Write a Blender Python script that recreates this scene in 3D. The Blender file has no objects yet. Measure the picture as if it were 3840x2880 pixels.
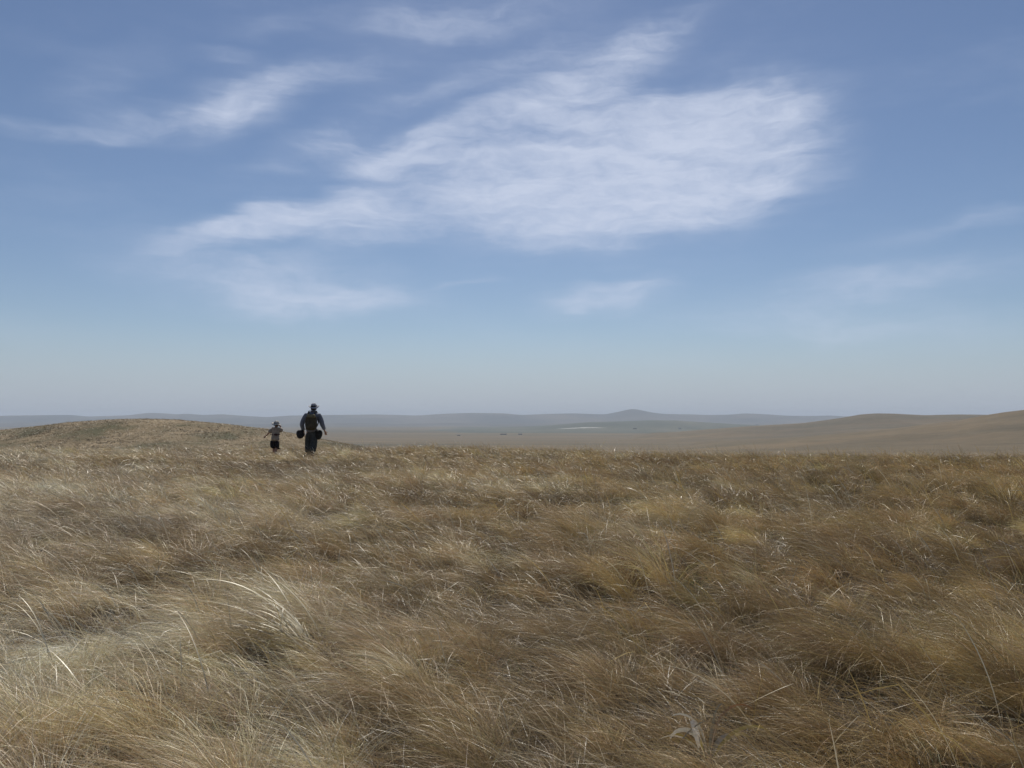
import bpy, math, os
import numpy as np
from mathutils import Vector, Matrix
from math import radians as R

scene = bpy.context.scene
DENS = 1.0                     # overall grass density

# ------------------------------------------------------------------ camera
CAM_Z = 1.35
FPX = 853.0                    # focal length in pixels of a 1024 wide frame
PITCH = math.atan((419 - 384) / FPX)
cam_data = bpy.data.cameras.new('camera')
cam_data.sensor_width = 36.0
cam_data.lens = 36.0 * FPX / 1024.0
cam_data.clip_start = 0.05
cam_data.clip_end = 60000
cam = bpy.data.objects.new('camera', cam_data)
scene.collection.objects.link(cam)
cam.location = (0, 0, CAM_Z)
cam.rotation_euler = (R(90) + PITCH, 0, 0)
scene.camera = cam

# ------------------------------------------------------------------ light
SUN_EL, SUN_AZ = R(50), R(2)         # azimuth from +Y towards +X
scene.view_settings.view_transform = 'Standard'
scene.view_settings.look = 'None'
scene.view_settings.exposure = 0.0
scene.view_settings.gamma = 1.0
sd = bpy.data.lights.new('sun', 'SUN')
sd.energy = 5.0
sd.angle = R(0.6)
sd.color = (1.0, 0.94, 0.83)
sun = bpy.data.objects.new('sun', sd)
scene.collection.objects.link(sun)
sv = Vector((math.cos(SUN_EL) * math.sin(SUN_AZ), math.cos(SUN_EL) * math.cos(SUN_AZ), math.sin(SUN_EL)))
sun.rotation_euler = sv.to_track_quat('Z', 'Y').to_euler()
sun.location = (0, 0, 50)

scene.cycles.max_bounces = 6
scene.cycles.diffuse_bounces = 3
scene.cycles.transmission_bounces = 3
scene.cycles.volume_bounces = 0
scene.cycles.transparent_max_bounces = 8


def pix_dir(px, py):
    """unit direction of a pixel (1024 x 768 frame) in the world"""
    f = Vector((0, math.cos(PITCH), math.sin(PITCH)))
    u = Vector((0, -math.sin(PITCH), math.cos(PITCH)))
    d = f * FPX + Vector((1, 0, 0)) * (px - 512) + u * (384 - py)
    return d.normalized()


# ------------------------------------------------------------------ node helper
class NG:
    def __init__(self, tree):
        self.t = tree
        tree.nodes.clear()

    def n(self, typ, **kw):
        nd = self.t.nodes.new(typ)
        for k, v in kw.items():
            setattr(nd, k, v)
        return nd

    def put(self, sock, v):
        if v is None:
            return
        if isinstance(v, bpy.types.NodeSocket):
            self.t.links.new(v, sock)
        else:
            sock.default_value = v

    def math(self, op, a, b=None, c=None, clamp=False):
        nd = self.n('ShaderNodeMath', operation=op, use_clamp=clamp)
        self.put(nd.inputs[0], a); self.put(nd.inputs[1], b); self.put(nd.inputs[2], c)
        return nd.outputs[0]

    def noise(self, vec, scale, detail=4, rough=0.55, dist=0.0, lac=2.0):
        nd = self.n('ShaderNodeTexNoise')
        self.put(nd.inputs['Vector'], vec)
        nd.inputs['Scale'].default_value = scale
        nd.inputs['Detail'].default_value = detail
        nd.inputs['Roughness'].default_value = rough
        nd.inputs['Lacunarity'].default_value = lac
        nd.inputs['Distortion'].default_value = dist
        return nd

    def mapping(self, vec, loc=(0, 0, 0), rot=(0, 0, 0), scale=(1, 1, 1), typ='POINT'):
        nd = self.n('ShaderNodeMapping', vector_type=typ)
        self.put(nd.inputs['Vector'], vec)
        nd.inputs['Location'].default_value = loc
        nd.inputs['Rotation'].default_value = rot
        nd.inputs['Scale'].default_value = scale
        return nd.outputs[0]

    def ramp(self, fac, stops, interp='LINEAR'):
        nd = self.n('ShaderNodeValToRGB')
        self.put(nd.inputs[0], fac)
        cr = nd.color_ramp
        cr.interpolation = interp
        while len(cr.elements) < len(stops):
            cr.elements.new(0.5)
        for e, (p, c) in zip(cr.elements, stops):
            e.position = p
            e.color = (c[0], c[1], c[2], 1) if hasattr(c, '__len__') else (c, c, c, 1)
        return nd.outputs[0]

    def mix(self, fac, a, b, blend='MIX'):
        nd = self.n('ShaderNodeMix', data_type='RGBA', blend_type=blend)
        self.put(nd.inputs[0], fac)
        for s, v in ((nd.inputs[6], a), (nd.inputs[7], b)):
            self.put(s, (v[0], v[1], v[2], 1) if isinstance(v, tuple) and len(v) == 3 else v)
        return nd.outputs[2]

    def smooth(self, v, lo, hi, to0=0.0, to1=1.0):
        nd = self.n('ShaderNodeMapRange', interpolation_type='SMOOTHSTEP')
        self.put(nd.inputs[0], v)
        for k, x in zip((1, 2, 3, 4), (lo, hi, to0, to1)):
            nd.inputs[k].default_value = x
        return nd.outputs[0]


# ------------------------------------------------------------------ world: sky + high cirrus
world = bpy.data.worlds.new('World')
scene.world = world
world.use_nodes = True
g = NG(world.node_tree)
out = g.n('ShaderNodeOutputWorld')
sky = g.n('ShaderNodeTexSky', sky_type='NISHITA')
sky.sun_disc = False
sky.sun_elevation = SUN_EL
sky.sun_rotation = SUN_AZ
sky.altitude = 600
sky.air_density = 1.0
sky.dust_density = 0.3
sky.ozone_density = 1.6
SKY_STR = 0.066
# direction -> azimuth / elevation in units of tenths of a radian
tc = g.n('ShaderNodeTexCoord')
sx = g.n('ShaderNodeSeparateXYZ')
g.put(sx.inputs[0], tc.outputs['Generated'])
az = g.math('ARCTAN2', sx.outputs[0], sx.outputs[1])
el = g.math('ARCSINE', sx.outputs[2])
cx = g.n('ShaderNodeCombineXYZ')
g.put(cx.inputs[0], g.math('MULTIPLY', az, 10.0))
g.put(cx.inputs[1], g.math('MULTIPLY', el, 10.0))
P = cx.outputs[0]
# ragged edges: a large soft warp and a fine one drawn out along the wind
ANG = R(20)


def vmath(op, a, b=None):
    nd = g.n('ShaderNodeVectorMath', operation=op)
    g.put(nd.inputs[0], a)
    if b is not None:
        if op == 'SCALE':
            g.put(nd.inputs['Scale'], b)
        else:
            g.put(nd.inputs[1], b)
    return nd.outputs['Value'] if op in ('LENGTH', 'DOT_PRODUCT') else nd.outputs[0]


w1 = vmath('SUBTRACT', g.noise(P, 0.7, 3, 0.5).outputs['Color'], (0.5, 0.5, 0.5))
w2 = vmath('SUBTRACT', g.noise(g.mapping(P, rot=(0, 0, -ANG), scale=(0.5, 3.0, 1)), 1.8, 3, 0.5).outputs['Color'], (0.5, 0.5, 0.5))
Pw = vmath('ADD', P, vmath('ADD', vmath('SCALE', w1, 0.6), vmath('SCALE', w2, 0.30)))
# x, y (2212 px wide measuring grid), half length, half height, tilt, amount, softness
CLOUDS = [
    (1370, 370, 455, 188, 5, 1.0, 0.95), (1440, 400, 300, 95, 4, 0.6, 1.0), (1080, 400, 300, 125, 14, 0.75, 0.95), (1250, 370, 700, 290, 8, 0.20, 1.0), (1600, 325, 240, 160, -12, 0.85, 0.95),
    (1310, 470, 350, 66, 3, 0.75, 0.8), (770, 487, 200, 76, 5, 0.72, 0.95), (590, 492, 290, 42, 14, 0.80, 0.9),
    (720, 440, 230, 44, 15, 0.5, 1.0), (960, 385, 300, 60, 12, 0.35, 1.0), (900, 305, 260, 50, 16, 0.75, 1.0), (860, 352, 190, 34, 10, 0.6, 1.0),
    (1300, 150, 310, 70, 20, 0.52, 1.0), (1190, 215, 250, 70, 18, 0.58, 1.0), (1390, 80, 190, 44, 12, 0.50, 1.0),
    (510, 222, 185, 72, 22, 0.68, 1.0), (480, 215, 60, 28, 20, 0.35, 1.0), (130, 276, 200, 26, 6, 0.44, 1.0), (310, 240, 170, 44, 8, 0.5, 1.0),
    (680, 155, 280, 50, 8, 0.5, 1.0), (890, 35, 210, 66, 8, 0.46, 1.0), (1120, 25, 280, 66, 8, 0.42, 1.0),
    (720, 658, 260, 44, 3, 0.6, 0.9), (600, 612, 360, 95, -4, 0.50, 1.0), (1310, 648, 180, 46, 5, 0.72, 0.9),
    (1900, 618, 380, 56, 4, 0.52, 1.0), (1800, 702, 480, 50, -3, 0.44, 1.0), (600, 360, 80, 30, 0, 0.35, 1.0),
    (485, 102, 90, 26, 4, 0.36, 1.0), (710, 305, 150, 44, 14, 0.6, 1.0), (610, 30, 160, 32, 12, 0.32, 1.0),
    (1000, 622, 120, 14, 6, 0.38, 1.0), (1500, 235, 350, 66, 0, 0.65, 0.9), (1000, 180, 320, 46, 14, 0.42, 1.0), (1200, 95, 260, 34, 12, 0.35, 1.0),
    (230, 150, 180, 46, 28, 0.28, 1.0), (1950, 520, 180, 36, 8, 0.3, 1.0), (450, 590, 300, 90, -12, 0.26, 1.0), (2150, 480, 90, 24, 8, 0.35, 1.0),
]
acc = None
for (x, y, a, b, tilt, amt, soft) in CLOUDS:
    d = pix_dir(x / 2.1602, y / 2.1602)
    ca, ce = math.atan2(d.x, d.y) * 10, math.asin(d.z) * 10
    k = 10.0 / (FPX * 2.1602)                       # one measuring pixel in these units
    m = g.mapping(Pw, loc=(ca, ce, 0), rot=(0, 0, R(tilt)), scale=(a * k, b * k, 1), typ='TEXTURE')
    flat = g.mapping(m, scale=(1, 1, 0))
    v = g.math('MULTIPLY', g.smooth(vmath('LENGTH', flat), 1.15, 1.15 - soft, 0, 1), amt)
    acc = v if acc is None else g.math('SUBTRACT', g.math('ADD', acc, v), g.math('MULTIPLY', acc, v))
# fibres and mottling inside the veil
fib = g.noise(g.mapping(Pw, rot=(0, 0, -ANG), scale=(0.50, 2.3, 1)), 1.9, 9, 0.66).outputs['Fac']
fib2 = g.noise(g.mapping(Pw, rot=(0, 0, R(58)), scale=(0.7, 1.7, 1)), 2.2, 7, 0.62, 0.2).outputs['Fac']
fine = g.noise(g.mapping(Pw, rot=(0, 0, -R(4)), scale=(0.8, 2.0, 1)), 6.0, 6, 0.62, 0.3).outputs['Fac']
mod = g.math('ADD', g.math('MULTIPLY', fib, 0.62), g.math('ADD', g.math('MULTIPLY', fine, 0.12), g.math('MULTIPLY', fib2, 0.26)))
wob = g.math('SUBTRACT', mod, 0.5)
cut = g.math('ADD', acc, g.math('MULTIPLY', wob, 1.7))
body = g.math('MULTIPLY', g.smooth(cut, 0.08, 1.55), g.smooth(acc, 0.0, 0.8))
thin = g.math('MULTIPLY', acc, g.math('ADD', 0.85, g.math('MULTIPLY', wob, 3.0)), clamp=True)
dens = g.math('ADD', g.math('MULTIPLY', body, 0.66), g.math('MULTIPLY', thin, 0.30))
veil = g.math('MULTIPLY', g.smooth(g.noise(g.mapping(P, rot=(0, 0, -R(10)), scale=(0.5, 1.6, 1)), 0.9, 5, 0.6).outputs['Fac'], 0.46, 0.78), 0.07)
dens = g.math('ADD', dens, g.math('MULTIPLY', veil, g.math('SUBTRACT', 1.0, dens)), clamp=True)
hs = g.n('ShaderNodeMix', data_type='RGBA', blend_type='MULTIPLY')
hs.inputs[0].default_value = 1.0
g.put(hs.inputs[6], sky.outputs[0])
hs.inputs[7].default_value = (0.935, 0.955, 1.035, 1)
# haze painted into the sky colour: grey-blue low over the horizon
low = g.smooth(el, R(6.5), R(-0.5), 0, 0.85)
base = g.mix(low, hs.outputs[2], (5.8, 6.75, 8.5))
CLOUD_COL = (9.6, 10.5, 12.7)
col = g.mix(dens, base, CLOUD_COL)
bg = g.n('ShaderNodeBackground')
g.put(bg.inputs[0], col)
bg.inputs[1].default_value = SKY_STR
g.put(out.inputs['Surface'], bg.outputs[0])
world.cycles.sampling_method = 'MANUAL'
world.cycles.sample_map_resolution = 512

# ------------------------------------------------------------------ numeric noise
rng = np.random.default_rng(7)
_lat = rng.random((256, 256)).astype(np.float64)


def vnoise(x, y, seed=0):
    x = np.asarray(x, float) + seed * 17.31
    y = np.asarray(y, float) + seed * 9.73
    xi = np.floor(x).astype(np.int64); yi = np.floor(y).astype(np.int64)
    fx = x - xi; fy = y - yi
    fx = fx * fx * (3 - 2 * fx); fy = fy * fy * (3 - 2 * fy)
    a = _lat[xi & 255, yi & 255]; b = _lat[(xi + 1) & 255, yi & 255]
    c = _lat[xi & 255, (yi + 1) & 255]; d = _lat[(xi + 1) & 255, (yi + 1) & 255]
    return (a * (1 - fx) + b * fx) * (1 - fy) + (c * (1 - fx) + d * fx) * fy - 0.5


def fbm(x, y, oct=4, seed=0):
    s, a, f = 0, 1.0, 1.0
    for o in range(oct):
        s = s + a * vnoise(x * f, y * f, seed + o * 3)
        a *= 0.5; f *= 2.03
    return s


def sstep(x, a, b):
    t = np.clip((x - a) / (b - a), 0, 1)
    return t * t * (3 - 2 * t)


PLAIN = -60.0


def base_h(x, y):
    x = np.asarray(x, float); y = np.asarray(y, float)
    rr = np.hypot(0.5 * x, y)
    yc = 30.0 - 8.0 * sstep(x, -4, 11)
    t = np.maximum(0, rr - yc)
    drop = np.where(t < 14, 0.0025 * t * t, 0.49 + 0.07 * (t - 14))
    drop = -PLAIN * (1 - np.exp(-drop / -PLAIN))          # eases into the plain
    near = 1 - sstep(rr, 60, 400)
    und = (0.10 * fbm(x / 5.0, y / 5.0, 3, 1) + 0.16 * fbm(x / 13.0, y / 13.0, 2, 3) * sstep(rr, 8, 20) + 0.035 * fbm(x / 1.1, y / 1.1, 2, 5)) * near * sstep(rr, 1.0, 5.0)
    far = sstep(rr, 300, 1500)
    und = und + 0.06 * np.exp(-((x + 6.5) / 1.1) ** 2 - ((y - 29.2) / 2.0) ** 2)
    return -drop + und + far * 3.0 * fbm(x / 900.0, y / 900.0, 3, 11)


# silhouettes read off the photograph: (x, y) in its own 3840 wide pixels
PROF = {
    'mound': [(-700, 1705), (-400, 1668), (-150, 1632), (0, 1614), (127, 1600), (253, 1585), (400, 1574), (535, 1571), (660, 1574), (823, 1588), (1013, 1611), (1139, 1634), (1266, 1660), (1393, 1685), (1600, 1725), (1900, 1760)],
    'ridge_a': [(-3000, 1560), (0, 1559), (127, 1557), (266, 1556), (329, 1562), (481, 1557), (557, 1548), (620, 1550), (665, 1554), (696, 1551), (760, 1556), (836, 1553), (899, 1558), (1000, 1564), (1076, 1559), (1329, 1555), (1417, 1554), (1564, 1558), (1676, 1551), (1770, 1548), (1888, 1550), (1958, 1556), (2052, 1552), (2152, 1550), (2270, 1554), (2334, 1541), (2370, 1533), (2405, 1538), (2440, 1546), (2487, 1552), (2600, 1554), (2651, 1556), (2730, 1555), (2791, 1550), (2863, 1553), (2954, 1559), (3045, 1560), (3112, 1558), (3154, 1561), (3400, 1562), (3900, 1560), (6500, 1562)],
    'ridge_b': [(-3000, 1590), (0, 1588), (150, 1584), (330, 1590), (600, 1586), (800, 1584), (1000, 1590), (1330, 1586), (1500, 1589), (1700, 1585), (1900, 1590), (2100, 1588), (2400, 1590), (3000, 1590), (6500, 1590)],
    'green': [(1500, 1612), (1900, 1604), (2064, 1595), (2123, 1590), (2211, 1583), (2328, 1580), (2446, 1576), (2534, 1577), (2621, 1582), (2742, 1590), (2900, 1598), (3200, 1608), (3600, 1620)],
    'hill_far': [(2300, 1640), (2600, 1615), (2800, 1599), (2924, 1592), (3015, 1586), (3106, 1574), (3166, 1565), (3227, 1554), (3288, 1550), (3348, 1551), (3409, 1554), (3469, 1557), (3590, 1554), (3681, 1555), (3900, 1560), (4300, 1556), (5000, 1580)],
    'hill_near': [(2500, 1680), (3000, 1640), (3200, 1622), (3348, 1607), (3439, 1596), (3530, 1584), (3590, 1577), (3651, 1565), (3712, 1554), (3772, 1545), (3840, 1537), (4000, 1522), (4400, 1505), (5000, 1530), (5800, 1580)],
}


def profile(key, D):
    """azimuth tangent -> height of the crest above zero at distance D"""
    us, zs = [], []
    for (x, y) in PROF[key]:
        d = pix_dir(x / 3.75, y / 3.75)
        us.append(d.x / d.y)
        zs.append(CAM_Z + D * d.z / d.y)
    us, zs = np.array(us), np.array(zs)
    uu = np.linspace(us[0], us[-1], int((PROF[key][-1][0] - PROF[key][0][0]) / 3))
    zz = np.interp(uu, us, zs)
    k = np.hanning(17); k /= k.sum()
    zz = np.convolve(np.pad(zz, 8, 'edge'), k, 'valid')
    return uu, zz


# ------------------------------------------------------------------ materials of the land
def new_mat(name):
    m = bpy.data.materials.new(name)
    m.use_nodes = True
    return m, NG(m.node_tree)


def land_material():
    m, g = new_mat('dry steppe')
    o = g.n('ShaderNodeOutputMaterial')
    b = g.n('ShaderNodeBsdfPrincipled')
    b.inputs['Roughness'].default_value = 0.95
    b.inputs['Specular IOR Level'].default_value = 0.1
    geo = g.n('ShaderNodeNewGeometry')
    pos = geo.outputs['Position']
    big = g.noise(g.mapping(pos, scale=(0.00032, 0.0013, 0)), 1.0, 5, 0.62, 0.5).outputs['Fac']
    mid = g.noise(g.mapping(pos, scale=(0.0016, 0.0062, 0.004)), 1.0, 7, 0.68, 0.4).outputs['Fac']
    sml = g.noise(g.mapping(pos, scale=(0.035, 0.12, 0.1)), 1.0, 7, 0.72, 0.4).outputs['Fac']
    tiny = g.noise(pos, 9.0, 5, 0.7).outputs['Fac']
    c = g.ramp(big, [(0.40, (0.050, 0.062, 0.030)), (0.47, (0.150, 0.122, 0.064)), (0.53, (0.215, 0.152, 0.082)), (0.62, (0.095, 0.092, 0.048))])
    c2 = g.ramp(mid, [(0.38, (0.036, 0.042, 0.020)), (0.48, (0.130, 0.104, 0.056)), (0.60, (0.27, 0.200, 0.110))])
    c = g.mix(0.5, c, c2)
    c3 = g.ramp(sml, [(0.34, (0.060, 0.054, 0.034)), (0.5, (0.14, 0.113, 0.074)), (0.66, (0.25, 0.205, 0.14))])
    c = g.mix(0.36, c, c3)
    # soil and thatch close by
    sep = g.n('ShaderNodeVectorMath', operation='LENGTH')
    g.put(sep.inputs[0], g.mapping(pos, scale=(1, 1, 0)))
    nearf = g.smooth(sep.outputs['Value'], 28, 48, 1, 0)
    soil = g.ramp(tiny, [(0.3, (0.045, 0.034, 0.024)), (0.55, (0.10, 0.078, 0.052)), (0.75, (0.20, 0.16, 0.105))])
    c = g.mix(nearf, c, soil)
    c = g.mix(1.0, c, (0.72, 0.69, 0.62), 'MULTIPLY')
    g.put(b.inputs['Base Color'], c)
    bp = g.n('ShaderNodeBump')
    bp.inputs['Strength'].default_value = 0.5
    bp.inputs['Distance'].default_value = 0.6
    g.put(bp.inputs['Height'], g.math('ADD', g.math('MULTIPLY', sml, 1.0), g.math('MULTIPLY', tiny, 0.05)))
    g.put(b.inputs['Normal'], bp.outputs[0])
    g.put(o.inputs['Surface'], b.outputs[0])
    return m


LAND = land_material()


def hill_material(name, stops, sc):
    m, g = new_mat(name)
    o = g.n('ShaderNodeOutputMaterial')
    b = g.n('ShaderNodeBsdfPrincipled')
    b.inputs['Roughness'].default_value = 0.95
    b.inputs['Specular IOR Level'].default_value = 0.1
    pos = g.n('ShaderNodeNewGeometry').outputs['Position']
    n1 = g.noise(g.mapping(pos, scale=(sc, sc * 0.5, sc * 4)), 1.0, 7, 0.66, 0.5).outputs['Fac']
    g.put(b.inputs['Base Color'], g.ramp(n1, stops))
    g.put(o.inputs['Surface'], b.outputs[0])
    return m


def grid_mesh(name, X, Y, Z, mat, close=False, centre=None):
    nr, nc = X.shape
    co = np.stack([X, Y, Z], -1).reshape(-1, 3)
    i = np.arange(nr - 1)[:, None]
    j = np.arange(nc if close else nc - 1)[None, :]
    j2 = (j + 1) % nc
    q = np.stack([i * nc + j, (i + 1) * nc + j, (i + 1) * nc + j2, i * nc + j2], -1).reshape(-1, 4)
    faces_tri = None
    if centre is not None:
        co = np.vstack([co, [centre]])
        c = len(co) - 1
        jj = np.arange(nc)
        faces_tri = np.stack([np.full(nc, c), jj, (jj + 1) % nc], -1)
    me = raw_mesh(name, co, q, faces_tri)
    me.materials.append(mat)
    ob = bpy.data.objects.new(name, me)
    scene.collection.objects.link(ob)
    return ob


def raw_mesh(name, co, quads, tris=None, smooth=True):
    me = bpy.data.meshes.new(name)
    me.vertices.add(len(co))
    me.vertices.foreach_set('co', np.ascontiguousarray(co, dtype=np.float32).ravel())
    nq = len(quads); nt = 0 if tris is None else len(tris)
    idx = np.asarray(quads, np.int32).ravel()
    start = np.arange(nq, dtype=np.int32) * 4
    if nt:
        start = np.concatenate([start, nq * 4 + np.arange(nt, dtype=np.int32) * 3])
        idx = np.concatenate([idx, np.asarray(tris, np.int32).ravel()])
    me.loops.add(len(idx))
    me.loops.foreach_set('vertex_index', idx)
    me.polygons.add(nq + nt)
    me.polygons.foreach_set('loop_start', start)
    if smooth:
        me.polygons.foreach_set('use_smooth', np.ones(nq + nt, dtype=bool))
    me.update(calc_edges=True)
    me.validate() if False else None
    return me


def structure(o):
    o['kind'] = 'structure'
    return o


# ------------------------------------------------------------------ ground: one sheet out to the horizon
radii = np.concatenate([np.linspace(0.6, 60, 260), np.geomspace(60.6, 18000, 330)])
ang = np.linspace(0, 2 * math.pi, 900, endpoint=False)
RR, AA = np.meshgrid(radii, ang, indexing='ij')
X = RR * np.sin(AA); Y = RR * np.cos(AA)
ground = structure(grid_mesh('ground', X, Y, base_h(X, Y), LAND, close=True, centre=(0, 0, float(base_h(0, 0)))))


def hill(name, key, D, W0, W1, mat, relief, rs, nu=700, nr=120, floor=None, edge=0.06):
    """a swell of land whose crest at distance D follows the profile"""
    uu, zz = profile(key, D)
    u = np.linspace(uu[0], uu[-1], nu)
    y = np.linspace(D - 2.6 * W0, D + 2.6 * W1, nr)
    UU, YY = np.meshgrid(u, y)
    XX = UU * YY
    wob = fbm(UU * 6, UU * 3 + 5, 3, 21) * 0.25 * W0
    t = (YY - D - 0)
    W = np.where(t < 0, W0, W1)
    gsh = np.exp(-(t / W) ** 2)
    crest = np.interp(UU, uu, zz)
    b = base_h(XX, YY)
    fade = sstep(UU, u[0], u[0] + edge * (u[-1] - u[0])) * (1 - sstep(UU, u[-1] - edge * (u[-1] - u[0]), u[-1]))
    lift = (crest - b) * gsh * fade
    rel = relief * fbm(XX / rs, YY / rs, 5, 31) * np.clip(gsh * 1.2, 0, 1) * (1 - np.exp(-(t / (0.35 * W)) ** 2))
    eps = max(0.05, D * 0.0004)
    Z = b + lift + rel - eps * (1 - sstep(gsh * fade, 0.003, 0.05)) * 2
    o = structure(grid_mesh(name, XX, YY, Z, mat))
    return o, (XX, YY, Z)


FAR = hill_material('far hills', [(0.36, (0.022, 0.028, 0.026)), (0.5, (0.066, 0.062, 0.052)), (0.64, (0.12, 0.10, 0.078))], 0.0012)
GREEN = hill_material('greener slope', [(0.34, (0.036, 0.046, 0.032)), (0.5, (0.070, 0.076, 0.052)), (0.68, (0.125, 0.115, 0.08))], 0.0016)
hill('far_hills', 'ridge_a', 10500, 1300, 1300, FAR, 40, 900, nu=2600, nr=90)
hill('far_hills', 'ridge_b', 8000, 600, 900, FAR, 14, 700, nr=70)
hill('low_hill', 'green', 5200, 900, 900, GREEN, 6, 500, nr=70)
hill('hill', 'hill_far', 2600, 480, 500, LAND, 9, 130, nr=160, nu=1000)
hill('hill', 'hill_near', 1500, 330, 400, LAND, 6, 90, nr=160, nu=1000)
MOUND = hill_material('short dry turf', [(0.38, (0.085, 0.082, 0.048)), (0.5, (0.180, 0.143, 0.092)), (0.62, (0.26, 0.205, 0.135))], 0.16)
mound_ob, mound_grid = hill('hill', 'mound', 75, 17, 20, MOUND, 0.5, 9, nu=420, nr=150, edge=0.02)

# ------------------------------------------------------------------ general helpers for objects
def new_empty(name, loc, label, cat, group=None):
    e = bpy.data.objects.new(name, None)
    e.location = loc
    e.empty_display_size = 0.2
    scene.collection.objects.link(e)
    e['label'] = label
    e['category'] = cat
    if group:
        e['group'] = group
    return e


def link_mesh(name, me, mat, parent=None, label=None, cat=None):
    if mat:
        me.materials.append(mat)
    o = bpy.data.objects.new(name, me)
    scene.collection.objects.link(o)
    if parent:
        o.parent = parent
    if label:
        o['label'] = label
    if cat:
        o['category'] = cat
    return o


def cloth_mat(name, c0, c1, scale=22, rough=0.9, weave=0.15):
    m, g = new_mat(name)
    o = g.n('ShaderNodeOutputMaterial')
    b = g.n('ShaderNodeBsdfPrincipled')
    t = g.n('ShaderNodeTexCoord').outputs['Object']
    n1 = g.noise(t, scale, 4, 0.6).outputs['Fac']
    g.put(b.inputs['Base Color'], g.ramp(n1, [(0.35, c0), (0.65, c1)]))
    b.inputs['Roughness'].default_value = rough
    b.inputs['Specular IOR Level'].default_value = 0.25
    bp = g.n('ShaderNodeBump')
    bp.inputs['Strength'].default_value = weave * 2
    bp.inputs['Distance'].default_value = 0.02
    g.put(bp.inputs['Height'], g.noise(t, scale * 0.6, 3, 0.5).outputs['Fac'])
    g.put(b.inputs['Normal'], bp.outputs[0])
    g.put(o.inputs['Surface'], b.outputs[0])
    return m


def skin_mesh(name, nodes, edges, root=0, levels=2, fat=1.0):
    """grow a continuous surface round a jointed chain; nodes: (x, y, z, rx, ry)"""
    me = bpy.data.meshes.new(name)
    me.from_pydata([n[:3] for n in nodes], edges, [])
    o = bpy.data.objects.new(name, me)
    scene.collection.objects.link(o)
    md = o.modifiers.new('skin', 'SKIN')
    md.use_smooth_shade = True
    md.branch_smoothing = 0.4
    for i, n in enumerate(nodes):
        v = me.skin_vertices[0].data[i]
        v.radius = (n[3] * fat, (n[4] if len(n) > 4 else n[3]) * fat)
        v.use_root = (i == root)
    sb = o.modifiers.new('sub', 'SUBSURF')
    sb.levels = levels
    sb.render_levels = levels
    dg = bpy.context.evaluated_depsgraph_get()
    res = bpy.data.meshes.new_from_object(o.evaluated_get(dg))
    res.name = name
    bpy.data.objects.remove(o)
    return res


def box_mesh(name, size, levels=2, taper=(1, 1), bulge=0.0, sq=6.0):
    """soft rounded box standing on its origin plane centre"""
    sx, sy, sz = size
    n = 5
    import bmesh
    bm = bmesh.new()
    bmesh.ops.create_cube(bm, size=1.0)
    bmesh.ops.subdivide_edges(bm, edges=bm.edges[:], cuts=n, use_grid_fill=True)
    for v in bm.verts:
        x, y, z = v.co * 2
        k = (abs(x) ** sq + abs(y) ** sq + abs(z) ** sq) ** (1 / sq)
        p = Vector((x, y, z)) / max(k, 1e-6) * max(abs(x), abs(y), abs(z))
        tx = 1 + (taper[0] - 1) * (p.z + 1) / 2
        ty = 1 + (taper[1] - 1) * (p.z + 1) / 2
        bb = 1 + bulge * (1 - p.z * p.z)
        v.co = (p.x * sx / 2 * tx * bb, p.y * sy / 2 * ty * bb, p.z * sz / 2)
    me = bpy.data.meshes.new(name)
    bm.to_mesh(me)
    bm.free()
    for p in me.polygons:
        p.use_smooth = True
    return me


def tube_mesh(name, pts, rad, flat=1.0, sides=8):
    """ribbon or strap following a list of points"""
    pts = [Vector(p) for p in pts]
    vs, fs = [], []
    for i, p in enumerate(pts):
        t = (pts[min(i + 1, len(pts) - 1)] - pts[max(i - 1, 0)]).normalized()
        a = t.cross(Vector((0, 1, 0.02))).normalized()
        b = t.cross(a).normalized()
        r = rad[i] if hasattr(rad, '__len__') else rad
        for k in range(sides):
            w = 2 * math.pi * k / sides
            vs.append(p + a * math.cos(w) * r + b * math.sin(w) * r * flat)
    for i in range(len(pts) - 1):
        for k in range(sides):
            k2 = (k + 1) % sides
            fs.append((i * sides + k, i * sides + k2, (i + 1) * sides + k2, (i + 1) * sides + k))
    fs.append(tuple(range(sides))[::-1])
    fs.append(tuple((len(pts) - 1) * sides + k for k in range(sides)))
    me = bpy.data.meshes.new(name)
    me.from_pydata(vs, [], fs)
    for p in me.polygons:
        p.use_smooth = True
    return me


def hat_mesh(name, r, h, brim, seed=0, up_left=0.3):
    """soft cloth sun hat: creased crown and a wavy brim with thickness"""
    prof = [(0.0, h), (r * 0.35, h * 0.96), (r * 0.62, h * 0.84), (r * 0.85, h * 0.55), (r * 0.99, h * 0.18), (r * 1.06, 0.0),
            (r * 1.06 + brim * 0.5, -0.010), (r * 1.06 + brim, -0.028), (r * 1.06 + brim, -0.033), (r * 1.06 + brim * 0.5, -0.016), (r * 0.99, -0.006), (r * 0.80, h * 0.48), (r * 0.58, h * 0.76), (0.0, h * 0.90)]
    N = 40
    vs, fs = [], []
    for (pr, pz) in prof:
        for k in range(N):
            a = 2 * math.pi * k / N
            out = max(0, (pr - r * 1.06) / brim)
            wave = out * (0.018 * math.sin(2 * a + 1.1 + seed) + 0.012 * math.sin(3 * a + seed * 2))
            lift = out * up_left * brim * max(0, -math.cos(a)) ** 2
            dent = -0.012 * math.exp(-(math.cos(a) * pr / (r * 0.35)) ** 2) * (pz > h * 0.8)
            vs.append((pr * math.cos(a), pr * 1.10 * math.sin(a), pz + wave + lift + dent))
    for i in range(len(prof) - 1):
        for k in range(N):
            k2 = (k + 1) % N
            fs.append((i * N + k, (i + 1) * N + k, (i + 1) * N + k2, i * N + k2))
    me = bpy.data.meshes.new(name)
    me.from_pydata(vs, [], fs)
    for p in me.polygons:
        p.use_smooth = True
    return me


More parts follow.
